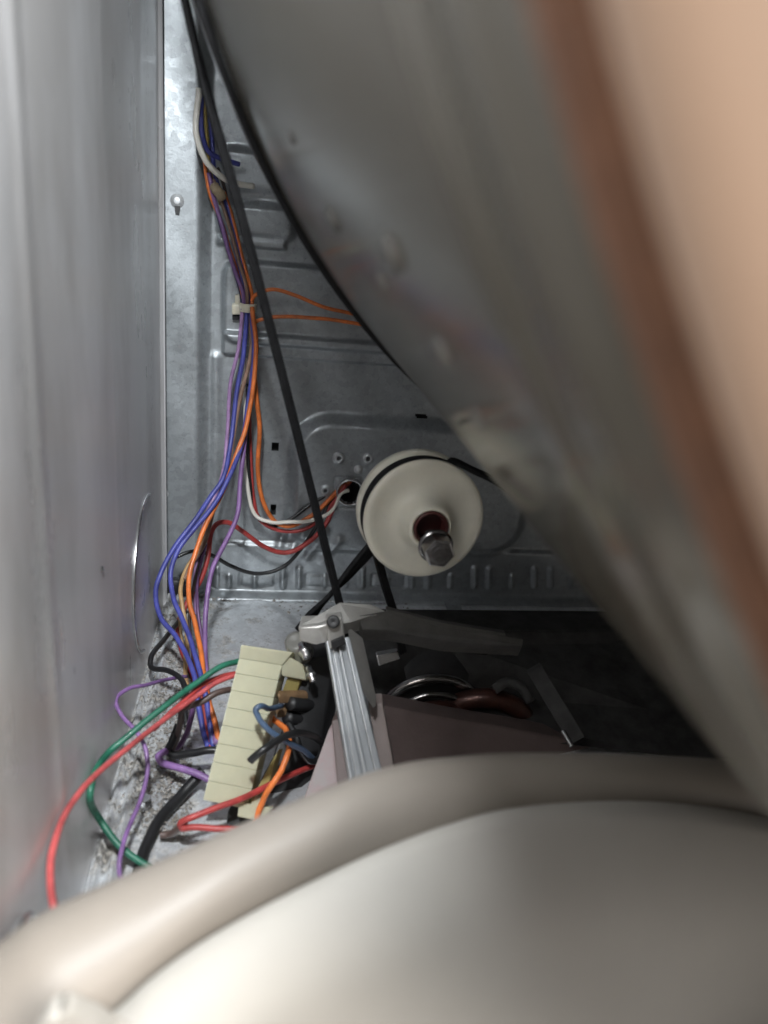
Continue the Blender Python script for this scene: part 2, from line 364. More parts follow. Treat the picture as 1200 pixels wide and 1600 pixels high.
def arc(px, py0, py1, a0, a1, wpx, y0=None):
    """pressed round knockout edge seen edge-on"""
    pa, pb = Wl(px, py0), Wl(px, py1); c = (pa+pb)/2; r = abs(pa[2]-pb[2])/2
    t = np.radians(np.linspace(a0, a1, 40)); return [(XL+.0012, c[1]+r*np.cos(q), c[2]+r*np.sin(q)) for q in t]
mk('knockout_edge', *tube_vf(arc(226, 775, 1008, 70, 250, 2), .0011, 8), MT['steel'], side)
mk('knockout_edge', *tube_vf(arc(28, 1442, 1590, 20, 200, 2), .0011, 8), MT['steel'], side)
q = Wl(158, 889); mk('rivet', *lathe_vf([(0, .0012), (.001, .001), (.0016, 0)], q, (1, 0, 0), 12), MT['steel'], side)
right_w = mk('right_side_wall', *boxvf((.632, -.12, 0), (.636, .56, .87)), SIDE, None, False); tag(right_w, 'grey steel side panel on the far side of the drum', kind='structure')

# ---- floor
xf = np.concatenate([np.arange(XL, .30, .0014), np.arange(.30, .632, .03)]); yf = np.arange(-.12, .556, .0014) if False else np.concatenate([np.arange(-.12, .20, .02), np.arange(.20, .5575, .0014)])
Xf, Yf = np.meshgrid(xf, yf)
hf = .004*np.exp(-((Xf-XL-.010)/.0018)**4)+.0045*np.exp(-((Xf-XL-.0035)/.0016)**4)
hf += .003*(1-sstep(XL+.02, XL+.035, Xf))*sstep(.25, .30, Yf)
p1 = F(440, 985); p2 = F(540, 1010)
dd = np.hypot((Xf-F(395, 1010)[0])*1.0, (Yf-F(395, 1010)[1])*.55)
hf += .0035*(1-sstep(.030, .040, dd)); 
hf += .002*np.exp(-((Yf-F(400, 945)[1])/.004)**2)
hf += .0004*np.sin(Xf*90+1)*np.sin(Yf*70)+.0012*np.exp(-((Xf+Yf*.6-.22)/.003)**2)*sstep(.42, .46, Yf)*(Xf > 0)
hf += .0008*rng.normal(size=Xf.shape)*0
V = np.stack([Xf, Yf, hf], -1).reshape(-1, 3); ny, nx = Xf.shape
ii = (np.arange(ny-1)[:, None]*nx+np.arange(nx-1)[None]); quad = np.stack([ii, ii+1, ii+nx+1, ii+nx], -1).reshape(-1, 4)
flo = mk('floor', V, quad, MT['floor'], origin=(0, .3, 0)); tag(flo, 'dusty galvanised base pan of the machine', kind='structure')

# lint: felted dust over the left of the base pan
lv = []; 
for i in range(5000):
    u = rng.random()
    if u < .62:
        px, py = 300-rng.gamma(2., 30), 985+rng.random()*330; p = F(px, py)
        if rng.random() < .15: continue
    else: p = F(240+rng.random()*420, 928+abs(rng.normal())*13); 
    if p[0] < XL+.006 or p[0] > .12 or p[1] > .552: continue
    s = rng.gamma(2., .00024)+.0002; a = rng.random()*7; e = .45+rng.random()*.8
    z = .0035+s*.3 if p[0] < XL+.03 else .0012
    c = np.array([p[0], p[1], z])
    pts = [c+s*np.array([np.cos(a+t)*(1.1 if j % 2 else .7), np.sin(a+t)*e, rng.normal()*.25]) for j, t in enumerate(np.arange(5)*2*np.pi/5)]
    lv.append((pts+[c+[0, 0, s*(.45+.4*rng.random())]], [[0, 1, 5], [1, 2, 5], [2, 3, 5], [3, 4, 5], [4, 0, 5]]))
lint = mk('lint', *fromvf(lv), MT['lint'], None, False); tag(lint, 'grey brown lint and dust felted over the left of the base pan', 'lint', kind='stuff')

def floor_screw(px, py, label):
    p = F(px, py)+[0, 0, .002]
    t = thing('screw', p, label, 'screw', 'screws in the base pan')
    mk('shank', *lathe_vf([(.0021, 0), (.0026, .001), (.0021, .002), (.0026, .003), (.0021, .004), (.0026, .005), (.0020, .006)], p, (0, 0, 1), 20), MT['steel'], t)
    mk('head', *hexbolt_vf(p+[0, 0, .006], (0, 0, 1), .0034, .003), MT['steel'], t, False)
floor_screw(227, 1274, 'small threaded screw standing in the lint beside the black flat sleeve')

# ================================================================== DRUM
YB = .37; cx, cz = .28706, H+.20058; RD = .3438
KT = .26                                                            # the loosened drum leans: its front hangs down and to the right
DA = nrm([-.6914*KT, 1, .7225*KT]); DO = np.array([cx, YB, cz])
E1 = nrm(np.array([1, 0, 0])-DA*DA[0]); E2 = np.cross(DA, E1)*-1; E2 = E2 if E2[2] > 0 else -E2
S0, S1 = -.294, .046
FP = P(1000, 540, .065); FU = nrm(P(830, 0, .065)-P(1200, 1150, .065)); FU = nrm(FU-DA*FU.dot(DA))
def skew(V):
    """the front edge of the loosened drum is pulled slightly out of square"""
    V = np.asarray(V, float); s = (V-DO)@DA; wt = 1-sstep(-.285, -.12, s)
    return V+(wt*.055*np.tanh((V-FP)@FU*.44/.055))[:, None]*DA
def drumpt(s, th, r): return DO+DA*s+r*(E1*math.cos(th)+E2*math.sin(th))
t = np.linspace(0, 2*np.pi, 1400, endpoint=False)
yd = np.arange(S0+.003, S1, .0021)
prof = lambda y: RD+.0022*np.exp(-((y+.276)/.007)**2)-.0016*np.exp(-((y+.257)/.006)**2)-.005*sstep(.028, .046, y)
TT, YY = np.meshgrid(t, yd); rad = prof(YY)
def on_drum(px, py, r=RD):
    d = nrm(ray(px, py)); o = CAM-DO; dp = d-DA*d.dot(DA); op = o-DA*o.dot(DA)
    a, b, c = dp.dot(dp), 2*dp.dot(op), op.dot(op)-r*r
    q = (-b-math.sqrt(max(b*b-4*a*c, 0)))/(2*a); p = o+d*q
    return p.dot(DA), math.atan2(p.dot(E2), p.dot(E1))
DIMPLES = ((455, 216, .5), (520, 345, .9), (612, 398, 1.), (598, 442, .6), (690, 552, .9), (745, 655, .7))
rad += .0004*np.sin(TT*7+YY*9)
V = (DO+YY[..., None]*DA+rad[..., None]*(np.cos(TT)[..., None]*E1+np.sin(TT)[..., None]*E2)).reshape(-1, 3); ny, nx = TT.shape
ii = np.arange(ny-1)[:, None]*nx+np.arange(nx)[None]; jj = np.arange(ny-1)[:, None]*nx+(np.arange(nx)[None]+1) % nx
quad = np.stack([ii, ii+nx, jj+nx, jj], -1).reshape(-1, 4)
drum = thing('dryer_drum', (cx, .28, cz-RD), 'large grey glossy tumble drum with dimples and a blurred tan front rim', 'drum')
mk('shell', skew(V), quad, MT['drum'], drum)
for px, py, k_ in DIMPLES:
    s_, a_ = on_drum(px, py); n_ = E1*math.cos(a_)+E2*math.sin(a_); p_ = drumpt(s_, a_, RD-.0006)
    mk('dimple', *lathe_vf([(r*k_*.55, h*k_*.42) for r, h in ((.0090, 0), (.0076, .0010), (.0066, .0030), (.0056, .0042), (.0040, .0046), (.0030, .0038), (0, .0034))], p_, n_, 36), MT['gleam'], drum)
rf = float(prof(S0+.003)); LO = lambda pr, n: (lambda v, f: (skew(v), f))(*lathe_vf([(r, y) for r, y in pr], DO, DA, n))
mk('felt_seal', *LO([(rf-.001, S0+.006), (rf+.0006, S0+.0045), (rf+.0006, S0+.0020), (rf-.0001, S0-.0004), (rf-.0010, S0-.0014), (rf-.0021, S0-.0018), (rf-.0021, S0+.006)], 400), MT['felt'], drum)
mk('front_rim', *LO([(rf-.0019, S0-.000), (rf-.0020, S0-.0022), (rf-.0034, S0-.0042), (rf-.0075, S0-.0062), (rf-.016, S0-.0078), (rf-.030, S0-.009), (rf-.06, S0-.0095), (rf-.068, S0-.008), (rf-.068, S0+.008)], 300), MT['front'], drum)
mk('liner', *LO([(rf-.068, S0+.006), (rf-.004, S0+.012), (RD-.004, S0+.1), (RD-.004, S1-.003), (0, S1-.003)], 200), MT['drum'], drum)
mk('rear_flange', *LO([(RD-.0052, S1-.002), (RD-.006, S1+.001), (RD-.010, S1+.003), (0, S1+.003)], 300), MT['drum'], drum)

# ================================================================== BELT (one loop)
def ribbon_vf(pts, wid, thick, wdirs):
    """swept flat belt: wdirs gives the width direction at each point; three shallow ribs on the face"""
    pts = np.array(pts); k = len(pts); T = np.gradient(pts, axis=0); V = []; Fc = []
    sec = [(-.5, -.5), (.5, -.5), (.5, .35), (.33, .5), (.2, .2), (.07, .5), (-.07, .5), (-.2, .2), (-.33, .5), (-.5, .35)]; n = len(sec)
    for i in range(k):
        tt = nrm(T[i]); wd = np.array(wdirs[i], float); wd = nrm(wd-tt*wd.dot(tt)); nn = np.cross(tt, wd)
        V += [pts[i]+wd*a*wid+nn*b*thick for a, b in sec]
    for i in range(k-1):
        for j in range(n): Fc.append([i*n+j, i*n+(j+1) % n, (i+1)*n+(j+1) % n, (i+1)*n+j])
    Fc += [list(range(n))[::-1], list(range((k-1)*n, k*n))]; return V, Fc
def lerp_dirs(k, ds):
    ds = np.array(ds, float); x = np.linspace(0, len(ds)-1, k); i = np.minimum(x.astype(int), len(ds)-2); f = (x-i)[:, None]; return ds[i]*(1-f)+ds[i+1]*f
BW = .0085; BT = .0026
pc = P(658, 805, YB); PX, PZ = pc[0]+.000, pc[2]; PR = .0306                     # pulley centre and groove radius
def ang(px, py, y=YB): p = P(px, py, y); return math.atan2(p[2]-cz, p[0]-cx)
parts = []
# wrap on the drum, from the tangent at the upper left round the back of the drum to the underside
rb = RD+BT*.55
aa = np.linspace(math.radians(150), math.radians(270-8), 200)
parts.append(ribbon_vf([drumpt(-.014, q, rb) for q in aa], .0062, BT, [DA]*len(aa)))
aa = np.linspace(math.radians(150), math.radians(-98), 160)
parts.append(ribbon_vf([drumpt(-.014, q, rb) for q in aa], .0062, BT, [DA]*len(aa)))
# long straight run from the drum's upper left down to the motor pulley
A = np.array([P(268, -90, YB+.004), P(294, 20, YB), P(325, 150, YB-.001), P(370, 310, YB-.001), P(410, 462, YB-.001), P(445, 600, YB-.001), P(483, 752, YB-.001), P(528, 932, YB-.001), P(548, 1010, YB)])
A = spline(A, 6); parts.append(ribbon_vf(A, .0040, .0024, lerp_dirs(len(A), [(.1, 1, 0), (.4, .9, 0), (1, .45, .1), (1, .5, .1), (1, .45, .1), (1, .4, 0), (1, .3, 0)])))
# twist run from pulley to behind the bracket
B = spline([P(586, 850, YB+.002), P(560, 880, YB+.002), P(527, 918, YB+.003), P(495, 952, YB+.004), P(470, 985, YB+.004)], 6)
parts.append(ribbon_vf(B, .0078, .0026, lerp_dirs(len(B), [(.75, .5, -.75), (.8, .3, .8), (.9, .2, .9)])))
D_ = spline([P(578, 830, YB+.006), P(592, 878, YB+.006), P(602, 915, YB+.006), P(616, 960, YB+.006), P(630, 1020, YB+.006)], 6)
parts.append(ribbon_vf(D_, .0044, .0022, lerp_dirs(len(D_), [(1, .5, 0), (1, .4, 0)])))
# round the idler groove and off to the drum
aa = np.radians(np.linspace(212, 68, 60)); g = [(PX+PR*math.cos(q), YB, PZ+PR*math.sin(q)) for q in aa]
e = np.array(g[-1]); tl = [P(708, 721, YB), P(738, 734, YB), P(774, 752, YB), P(830, 800, YB+.001), P(900, 880, YB)]
g = np.vstack([g, spline(np.vstack([e, tl]), 6)[1:]])
parts.append(ribbon_vf(g, .0085, .0026, [(0, 1, 0)]*len(g)))
belt = mk('drive_belt', *fromvf(parts), MT['belt'], origin=(PX, YB, PZ-PR)); tag(belt, 'black ribbed drive belt running from the drum over the ivory idler wheel', 'belt')

# ================================================================== IDLER WHEEL
ax = nrm([.055, -1, .05])
po = np.array([PX, YB, PZ])
pul = thing('idler_wheel', po-[0, 0, .033], 'ivory plastic idler wheel under the black belt with a bolt through its hub', 'wheel')
Rf = .0319
mk('rear_flange', *lathe_vf([(.020, -.0150), (Rf-.001, -.0150), (Rf+.0006, -.0140), (Rf+.0006, -.0100), (Rf-.0006, -.0085), (.0285, -.0060), (.0280, 0)], po, ax, 96), MT['pulley'], pul)
pf = [(.0280, 0), (.0285, .0046), (Rf-.001, .0052), (Rf, .0058), (Rf, .0068), (Rf-.0008, .0076), (Rf-.0035, .0082), (.026, .0072), (.020, .0070), (.0160, .0080), (.0140, .0100), (.0126, .0135), (.0117, .0180), (.0110, .0205), (.0100, .0212), (.0092, .0208), (.0090, .0180), (.0088, -.004)]
mk('front_flange', *lathe_vf(pf, po, ax, 96), MT['pulley'], pul)
mk('bushing', *lathe_vf([(.0089, .0200), (.0090, .0214), (.0084, .0220), (.0076, .0216), (.0069, .0190), (.0068, -.004)], po, ax, 48), MT['collar'], pul)
mk('hub_plate', *lathe_vf([(.0076, .0150), (0, .0150)], po, ax, 32), MT['bore'], pul)
# bolt through the hub, pointing at the camera
b0 = P(668, 830, YB-.006); b1 = P(685, 861, YB-.030); ba = nrm(b1-b0); bl = np.linalg.norm(b1-b0)
mk('axle', *lathe_vf([(.0052, 0), (.0052, bl*.80), (.0046, bl*.82)], b0, ba, 32), MT['shaft'], pul)
mk('bolt_head', *lathe_vf([(.0060, bl*.72), (.0088, bl*.73), (.0090, bl*.77), (.0078, bl*.80)], b0, ba, 32), MT['shaft'], pul)
mk('bolt_nut', *bevel_vf(*(lambda V, Fc: (V, Fc+[list(range(6))[::-1], list(range(6, 12))]))(*lathe_vf([(.0082, bl*.80), (.0078, bl*1.15)], b0, ba, 6)), .0007, 2), MT['shaft'], pul, False)
mk('bolt_tip', *lathe_vf([(.0058, bl*1.15), (.0056, bl*1.165), (.0040, bl*1.17), (.0038, bl*1.19), (0, bl*1.195)], b0, ba, 24), MT['shaft'], pul, False)

# ================================================================== WIRES
G_LOOM = 'wires of the harness'
def wire(color, label, wpx, pts, deps, name='wire', group=G_LOOM, cat='wire'):
    p = np.array(pts, float); s = np.concatenate([[0], np.cumsum(np.hypot(*np.diff(p, axis=0).T))]); s /= s[-1]
    yv = np.interp(s, np.linspace(0, 1, len(deps)), deps) if not isinstance(deps, dict) else None
    for i, (a, b) in enumerate(p):                                     # stay in front of the side panel and above the pan
        wl = XL/ray(a, b)[0]*ray(a, b)[1] if ray(a, b)[0] < 0 else 9
        fl_ = F(a, b)[1] if ray(a, b)[2] < 0 else 9
        m_ = wpx/2*min(yv[i], .5)/.92/FPX
        yv[i] = min(yv[i], wl-4.5*m_, fl_-1.4*m_)
    W3 = [P(a, b, y) for (a, b), y in zip(p, yv)]
    cur = spline(W3, 7)
    g_ = np.cumsum(rng.normal(size=cur.shape), axis=0); g_ -= np.linspace(0, 1, len(cur))[:, None]*g_[-1]
    for _ in range(4): g_[1:-1] = (g_[:-2]+g_[1:-1]*2+g_[2:])/4
    cur = cur+g_*.00014
    # rounded, slightly wandering course like stiff insulated wire
    r0 = wpx*.43*mpp(W3[len(W3)//2])
    o = mk(name, *tube_vf(cur, r0, 10), MT[color]); return tag(o, label, cat, group)
UP = .542
wire('white', 'thick white wire bowing out at the top of the loom left of the belt', 11, [(311, 138), (309, 155), (304, 195), (308, 222), (320, 250), (335, 267), (352, 280), (372, 288), (396, 291)], [.530, .528, .530, .545])
wire('blue', 'blue wire curving under the belt beside the white bowed wire', 9, [(315, 150), (314, 180), (317, 212), (327, 237), (345, 248), (374, 257)], [.534, .534, .545])
wire('yellow', 'thin yellow wire at the top of the loom beside the blue one', 6, [(320, 150), (321, 185), (323, 215), (324, 245), (330, 275), (345, 320)], [.540, .540, .545])
wire('blue', 'straight blue wire running down behind the yellow one at the top of the loom', 8, [(324, 150), (328, 195), (331, 235), (335, 270), (350, 320), (366, 380), (382, 450), (386, 480)], [.541, .541, .542, .540])
wire('orange', 'orange wire along the left edge of the upper loom', 7, [(318, 245), (321, 275), (328, 305), (345, 345), (358, 385), (372, 430), (383, 478)], [.543, .541, .540])
wire('purple', 'purple wire down the middle of the upper loom', 8, [(326, 270), (335, 305), (346, 340), (358, 385), (370, 425), (380, 455), (381, 484)], [.541, .538, .538])
wire('taupe', 'taupe wire beside the purple wire in the upper loom', 7, [(333, 280), (344, 310), (356, 350), (370, 400), (384, 450), (387, 482)], [.541, .537, .537])
wire('navy', 'dark navy wire on the left flank of the upper loom', 7, [(330, 300), (340, 335), (352, 375), (364, 415), (375, 450), (379, 480)], [.545, .545, .543])
wire('blue', 'blue wire hugging the belt between clip and tape on the upper loom', 7, [(345, 295), (356, 325), (368, 370), (380, 420), (388, 460), (389, 484)], [.543, .540, .538])
wire('orange', 'orange wire close along the belt above the plastic clip', 7, [(350, 300), (360, 330), (374, 385), (385, 430), (392, 460), (393, 484)], [.543, .540, .537])
wire('brown', 'dark brown wire threaded under the tape at the top of the loom', 6, [(340, 262), (347, 285), (352, 310), (364, 360), (378, 420), (386, 470)], [.546, .544, .542])
wire('orange', 'orange wire arching right from the plastic clip to behind the drum', 7, [(392, 470), (398, 462), (412, 455), (432, 453), (462, 462), (498, 478), (545, 489), (600, 495)], [.538, .536, .536, .54])
wire('orange', 'straight orange wire leaving the plastic clip below the arched one', 7, [(393, 520), (396, 506), (410, 499), (445, 495), (500, 498), (560, 506), (610, 512)], [.540, .538, .538, .54])
# below the clip
wire('lilac', 'pale lilac wire at the left edge of the loom below the clip', 7, [(380, 480), (378, 500), (373, 545), (361, 600), (356, 680), (349, 735), (336, 772), (322, 806), (312, 860), (304, 910), (306, 960)], [.536, .538, .534, .520, .500, .490])
wire('blue', 'outer blue wire swinging farthest left below the clip', 9, [(385, 480), (384, 510), (380, 550), (370, 610), (361, 690), (350, 742), (330, 775), (309, 808), (272, 857), (251, 897), (243, 927), (252, 968), (272, 993), (290, 1027), (301, 1055), (308, 1100), (315, 1140), (325, 1166)], [.538, .535, .530, .505, .49, .470, .435, .392, .372])
wire('blue', 'inner blue wire looping beside the outer one and ending behind the ivory block', 9, [(390, 480), (396, 520), (397, 567), (388, 633), (380, 690), (364, 737), (341, 783), (303, 830), (278, 863), (267, 900), (272, 940), (280, 960), (293, 990), (307, 1033), (320, 1087), (327, 1133), (333, 1167)], [.536, .532, .527, .50, .478, .458, .425, .388, .368])
wire('taupe', 'taupe wire turning tan where it drops left of the red wire', 8, [(387, 480), (393, 520), (391, 557), (378, 610), (367, 667), (357, 730), (340, 785), (333, 803), (318, 850), (296, 885), (288, 905)], [.539, .536, .532, .515, .500, .490])
wire('tan', 'tan wire curling down from the taupe one above the base pan', 8, [(333, 800), (317, 850), (292, 888), (283, 917), (285, 945), (292, 985), (290, 1043), (292, 1080)], [.508, .498, .485, .465, .42])
wire('orange', 'bright orange wire crossing the blue ones down the loom', 9, [(393, 480), (399, 540), (397, 583), (390, 633), (380, 677), (367, 710), (350, 757), (318, 823), (301, 867), (292, 903), (293, 940), (303, 977), (312, 1017), (318, 1055), (326, 1098), (334, 1127), (341, 1158)], [.534, .529, .523, .505, .482, .460, .430, .392, .366])
wire('purple', 'long purple wire falling straight right of the loom to the base pan', 9, [(389, 480), (394, 540), (392, 600), (380, 705), (375, 752), (370, 808), (352, 850), (331, 893), (324, 933), (319, 983), (319, 1027), (322, 1057), (326, 1110), (338, 1160)], [.541, .537, .530, .505, .478, .450, .43, .365])
wire('red', 'red wire hanging in a shallow bow from the round hole to the loom', 9, [(540, 757), (529, 772), (519, 795), (508, 818), (494, 836), (473, 853), (455, 862), (438, 862), (413, 852), (382, 828), (364, 815), (346, 814), (334, 827), (328, 867), (318, 903), (302, 933), (284, 975), (287, 1010), (305, 1060), (318, 1115), (326, 1163)], [.553, .540, .535, .530, .515, .490, .465, .43, .372])
wire('black', 'black wire running down behind the loom and up into the round hole', 7, [(388, 600), (388, 667), (392, 750), (402, 800), (426, 823), (452, 812), (483, 790), (515, 771), (545, 755)], [.546, .546, .542, .548, .556])
wire('white', 'thin white wire entering the lower edge of the round hole', 7, [(383, 560), (384, 677), (388, 767), (400, 806), (425, 816), (455, 815), (487, 813), (511, 804), (523, 790), (532, 772), (545, 766)], [.548, .548, .541, .535, .552])
wire('orange', 'orange wire hanging outside the loom in a deep loop to the round hole', 8, [(394, 540), (400, 610), (406, 667), (403, 737), (413, 790), (432, 816), (453, 822), (482, 808), (512, 781), (535, 757), (550, 748)], [.540, .538, .535, .540, .556])
wire('red', 'short dark red wire beside the orange one in the round hole', 7, [(548, 752), (530, 765), (515, 790), (498, 812), (470, 828), (430, 827), (406, 812), (395, 770), (391, 700), (390, 610)], [.556, .544, .541, .549, .549])
wire('black', 'black wire sagging lowest across the foot of the rear panel', 7, [(548, 760), (528, 773), (513, 788), (502, 810), (475, 850), (440, 886), (402, 896), (360, 884), (330, 868), (300, 862), (276, 870)], [.556, .543, .539, .532, .520])
wire('plum', 'thin plum wire between the red and purple wires near the base pan', 6, [(322, 850), (314, 880), (308, 915), (309, 955), (315, 1000), (312, 1040)], [.50, .49, .478, .452])
wire('brown', 'brown wire behind the red one low in the loom', 6, [(326, 830), (314, 870), (302, 915), (296, 960), (300, 1010), (306, 1060)], [.51, .49, .475, .435])
wire('tan', 'thin yellowish wire showing between the two blue wires above the green one', 5, [(279, 945), (283, 980), (287, 1010), (291, 1050), (292, 1085)], [.468, .45, .425])
wire('pinkred', 'red wire between the two blue ends under the green wire', 8, [(300, 1010), (312, 1060), (318, 1110), (324, 1140), (330, 1168)], [.44, .40, .374])
# foreground
GF = 'wires to the terminal block'
wire('green', 'green wire arching left from the ivory block and back under the beige rim', 13, [(385, 1031), (370, 1034), (343, 1041), (307, 1066), (260, 1100), (214, 1136), (172, 1173), (150, 1204), (142, 1240), (154, 1277), (187, 1322), (225, 1351), (262, 1364), (320, 1372)], [.362, .345, .325, .31, .30, .285, .275, .275], group=GF)
wire('pinkred', 'pale red wire making the widest loop left of the ivory block', 12, [(378, 1054), (363, 1057), (337, 1067), (297, 1096), (250, 1130), (200, 1168), (150, 1210), (122, 1244), (98, 1281), (85, 1326), (82, 1375), (87, 1412), (95, 1450), (110, 1500)], [.357, .338, .310, .280, .250, .222, .200, .190], group=GF)
wire('red', 'darker red wire half hidden behind the pale red one at the ivory block', 9, [(378, 1051), (358, 1053), (332, 1062), (308, 1078), (280, 1103), (240, 1140)], [.362, .350, .335, .318], group=GF)
wire('brown', 'grey brown wire bent short out of the ivory block below the red pair', 12, [(374, 1080), (357, 1078), (338, 1083), (318, 1097), (290, 1109), (284, 1127), (276, 1155), (268, 1172)], [.357, .345, .345, .352], group=GF)
wire('black', 'short thick black wire entering the ivory block low on its left', 14, [(344, 1171), (325, 1172), (298, 1178), (272, 1180), (263, 1172), (270, 1155), (279, 1132)], [.340, .342, .352], group=GF)
wire('plum', 'dark plum wire curling beside the brown stub left of the ivory block', 10, [(303, 1098), (299, 1125), (292, 1147), (280, 1165), (270, 1170)], [.364, .36, .356], group=GF)
wire('purple', 'thick purple wire doubled back into the lower ivory block', 13, [(335, 1222), (317, 1213), (278, 1197), (252, 1187), (248, 1179), (258, 1174), (275, 1181)], [.326, .330, .338, .348], group=GF)
wire('purple', 'thin purple wire wandering along the side panel over the lint', 8, [(292, 1056), (267, 1059), (230, 1068), (202, 1076), (184, 1092), (193, 1117), (213, 1139), (227, 1167), (230, 1200), (220, 1237), (204, 1277), (191, 1317), (186, 1347), (191, 1370), (212, 1386)], [.415, .37, .345, .33, .315, .295, .272, .262], group=GF)
wire('black', 'black wire kinked at the side panel beside the blue loops', 10, [(290, 955), (278, 972), (257, 998), (234, 1028), (236, 1042), (263, 1048), (281, 1062), (291, 1088), (288, 1115), (292, 1135)], [.49, .455, .425, .405, .385, .368], group=GF)
wire('black', 'thick black sleeve slanting over the lint to the beige rim', 22, [(318, 1205), (305, 1219), (282, 1243), (252, 1277), (232, 1312), (218, 1350), (207, 1390), (196, 1440)], [.335, .320, .300, .275, .258], group=GF, name='wire_sleeve', cat='sleeve')
wire('orange', 'orange wire looped in front of the right side of the ivory block', 11, [(418, 1105), (423, 1122), (436, 1132), (447, 1140), (455, 1161), (452, 1182), (444, 1200), (432, 1217), (416, 1242), (406, 1264), (399, 1282), (392, 1304)], [.352, .338, .318, .308, .305, .300], group=GF)
wire('bluegrey', 'blue grey wire hooked over the right side of the ivory block', 11, [(440, 1103), (418, 1107), (405, 1104), (399, 1110), (404, 1122), (420, 1138), (449, 1156), (475, 1171), (491, 1184), (505, 1194)], [.348, .322, .318, .318, .330, .345], group=GF)
wire('black', 'black wire with a rounded end folded across the face of the ivory block', 14, [(391, 1189), (398, 1181), (410, 1172), (427, 1160), (446, 1151), (470, 1147), (492, 1152), (508, 1162)], [.305, .307, .318, .33, .345], group=GF)
wire('black', 'black wire bunched under the hooked blue grey wire', 13, [(450, 1130), (462, 1150), (470, 1172), (485, 1188), (500, 1185), (505, 1165)], [.345, .335, .335, .345], group=GF)
wire('red', 'bright red wire folded into a sharp bend below the ivory block', 12, [(498, 1192), (478, 1201), (433, 1222), (383, 1246), (333, 1266), (300, 1279), (286, 1287), (288, 1292), (305, 1291), (350, 1292), (390, 1294), (417, 1297), (470, 1312)], [.345, .318, .300, .293, .290, .290, .300], group=GF)
wire('brown', 'short dark stub wire lying on the pan at the bend of the red wire', 13, [(250, 1305), (265, 1303), (281, 1292), (290, 1288)], [.297, .297, .294], group=GF)
# tape round the upper loom
tp = P(341, 300, .536)
tape = mk('tape', *tube_vf(spline([P(333, 288, .536), P(338, 296, .535), P(344, 303, .535), P(348, 312, .536)], 4), [.0022, .0032, .0034, .003, .0036, .003, .0034, .003, .0036, .003, .0033, .003, .0024][:13], 9), MT['tape'])
tag(tape, 'torn scrap of tan tape wrapped round the upper loom by the belt', 'tape')
# plastic clip
cl = thing('cable_clip', P(380, 492, .540), 'small ivory plastic clip holding the wire loom to the rear panel', 'clip')
mk('base', *hexa([P(362, 475, .545), P(379, 475, .545), P(379, 492, .545), P(362, 492, .545)], (0, .012, 0), .0012), MT['clip'], cl)
mk('stem', *hexa([P(367, 461, .547), P(376, 461, .547), P(376, 477, .547), P(367, 477, .547)], (0, .010, 0), .0008), MT['clip'], cl)
mk('foot', *hexa([P(363, 492, .549), P(374, 492, .549), P(374, 500, .549), P(363, 500, .549)], (0, .008, 0), .0006), MT['dark'], cl)
aa = np.radians(np.linspace(180, 0, 14))
bc = P(387, 482, .5335); rx = 12*mpp(bc)
mk('band', *ribbon_vf([bc+[rx*math.cos(q), -.0065*math.sin(q)+.006, 0] for q in aa], .0055, .0012, [(0, 0, 1)]*len(aa)), MT['clip'], cl)

# ================================================================== TERMINAL BLOCK
TL, TR, BR, BL = P(374, 1026, .352), P(441, 1037, .358), P(386, 1264, .306), P(317, 1250, .300)
wv = nrm(np.cross(TR-TL, BL-TL)); wv = wv if wv[1] > 0 else -wv
wf = wv
wv = nrm(nrm((TL+BR)/2-CAM)+right*.22)
blk = thing('terminal_block', (BL+BR)/2, 'ivory plastic terminal block with stepped segments, wires plugged into its left side', 'terminal block')
NS = 8
for i in range(NS):
    a, b = i/NS, (i+1)/NS
    l0, l1 = TL+(BL-TL)*a, TL+(BL-TL)*b
    # right edge follows the block's stepped outline
    cut = .0 if i < 2 else .10
    r0, r1 = TR+(BR-TR)*a, TR+(BR-TR)*b
    r0, r1 = r0-(r0-l0)*cut*0, r1-(r1-l1)*cut*0
    pr = -wf*.0013
    V, Fc = hexa([l0, r0, r1, l1], wv*.014, .0005, 3)
    mk('segment', V, Fc, MT['nylon'], blk, True)
inner = [TL+(TR-TL)*.03+wv*.0007, TR-(TR-TL)*.03+wv*.0007, BR-(BR-BL)*.03+wv*.0007, BL+(BR-BL)*.03+wv*.0007]
mk('core', *hexa(inner, wv*.020, .001), MT['nylon'], blk, False)
mk('top_cap', *hexa([P(376, 1007, .353), P(458, 1019, .360), P(441, 1040, .357), P(373, 1029, .351)], wv*.018, .0008), MT['nylon'], blk, False)
mk('side_lug', *hexa([P(440, 1019, .359), P(477, 1040, .363), P(478, 1063, .362), P(440, 1056, .357)], wv*.014, .0008), MT['nylon'], blk, False)
mk('aged_tab', *hexa([P(449, 1058, .361), P(470, 1063, .364), P(463, 1084, .362), P(441, 1080, .358)], wv*.012, .0006), MT['olive'], blk, False)
mk('side_web', *hexa([P(424, 1190, .322), P(436, 1170, .328), P(418, 1232, .314), P(386, 1262, .306)], wv*.012, .0006), MT['olive'], blk, False)
mk('side_web', *hexa([P(410, 1225, .316), P(416, 1232, .316), P(407, 1266, .306), P(388, 1262, .304)], wv*.010, .0006), MT['nylon'], blk, False)
mk('foot', *hexa([P(373, 1254, .304), P(424, 1262, .307), P(412, 1284, .303), P(371, 1276, .300)], wv*.008, .0006), MT['nylon'], blk, False)
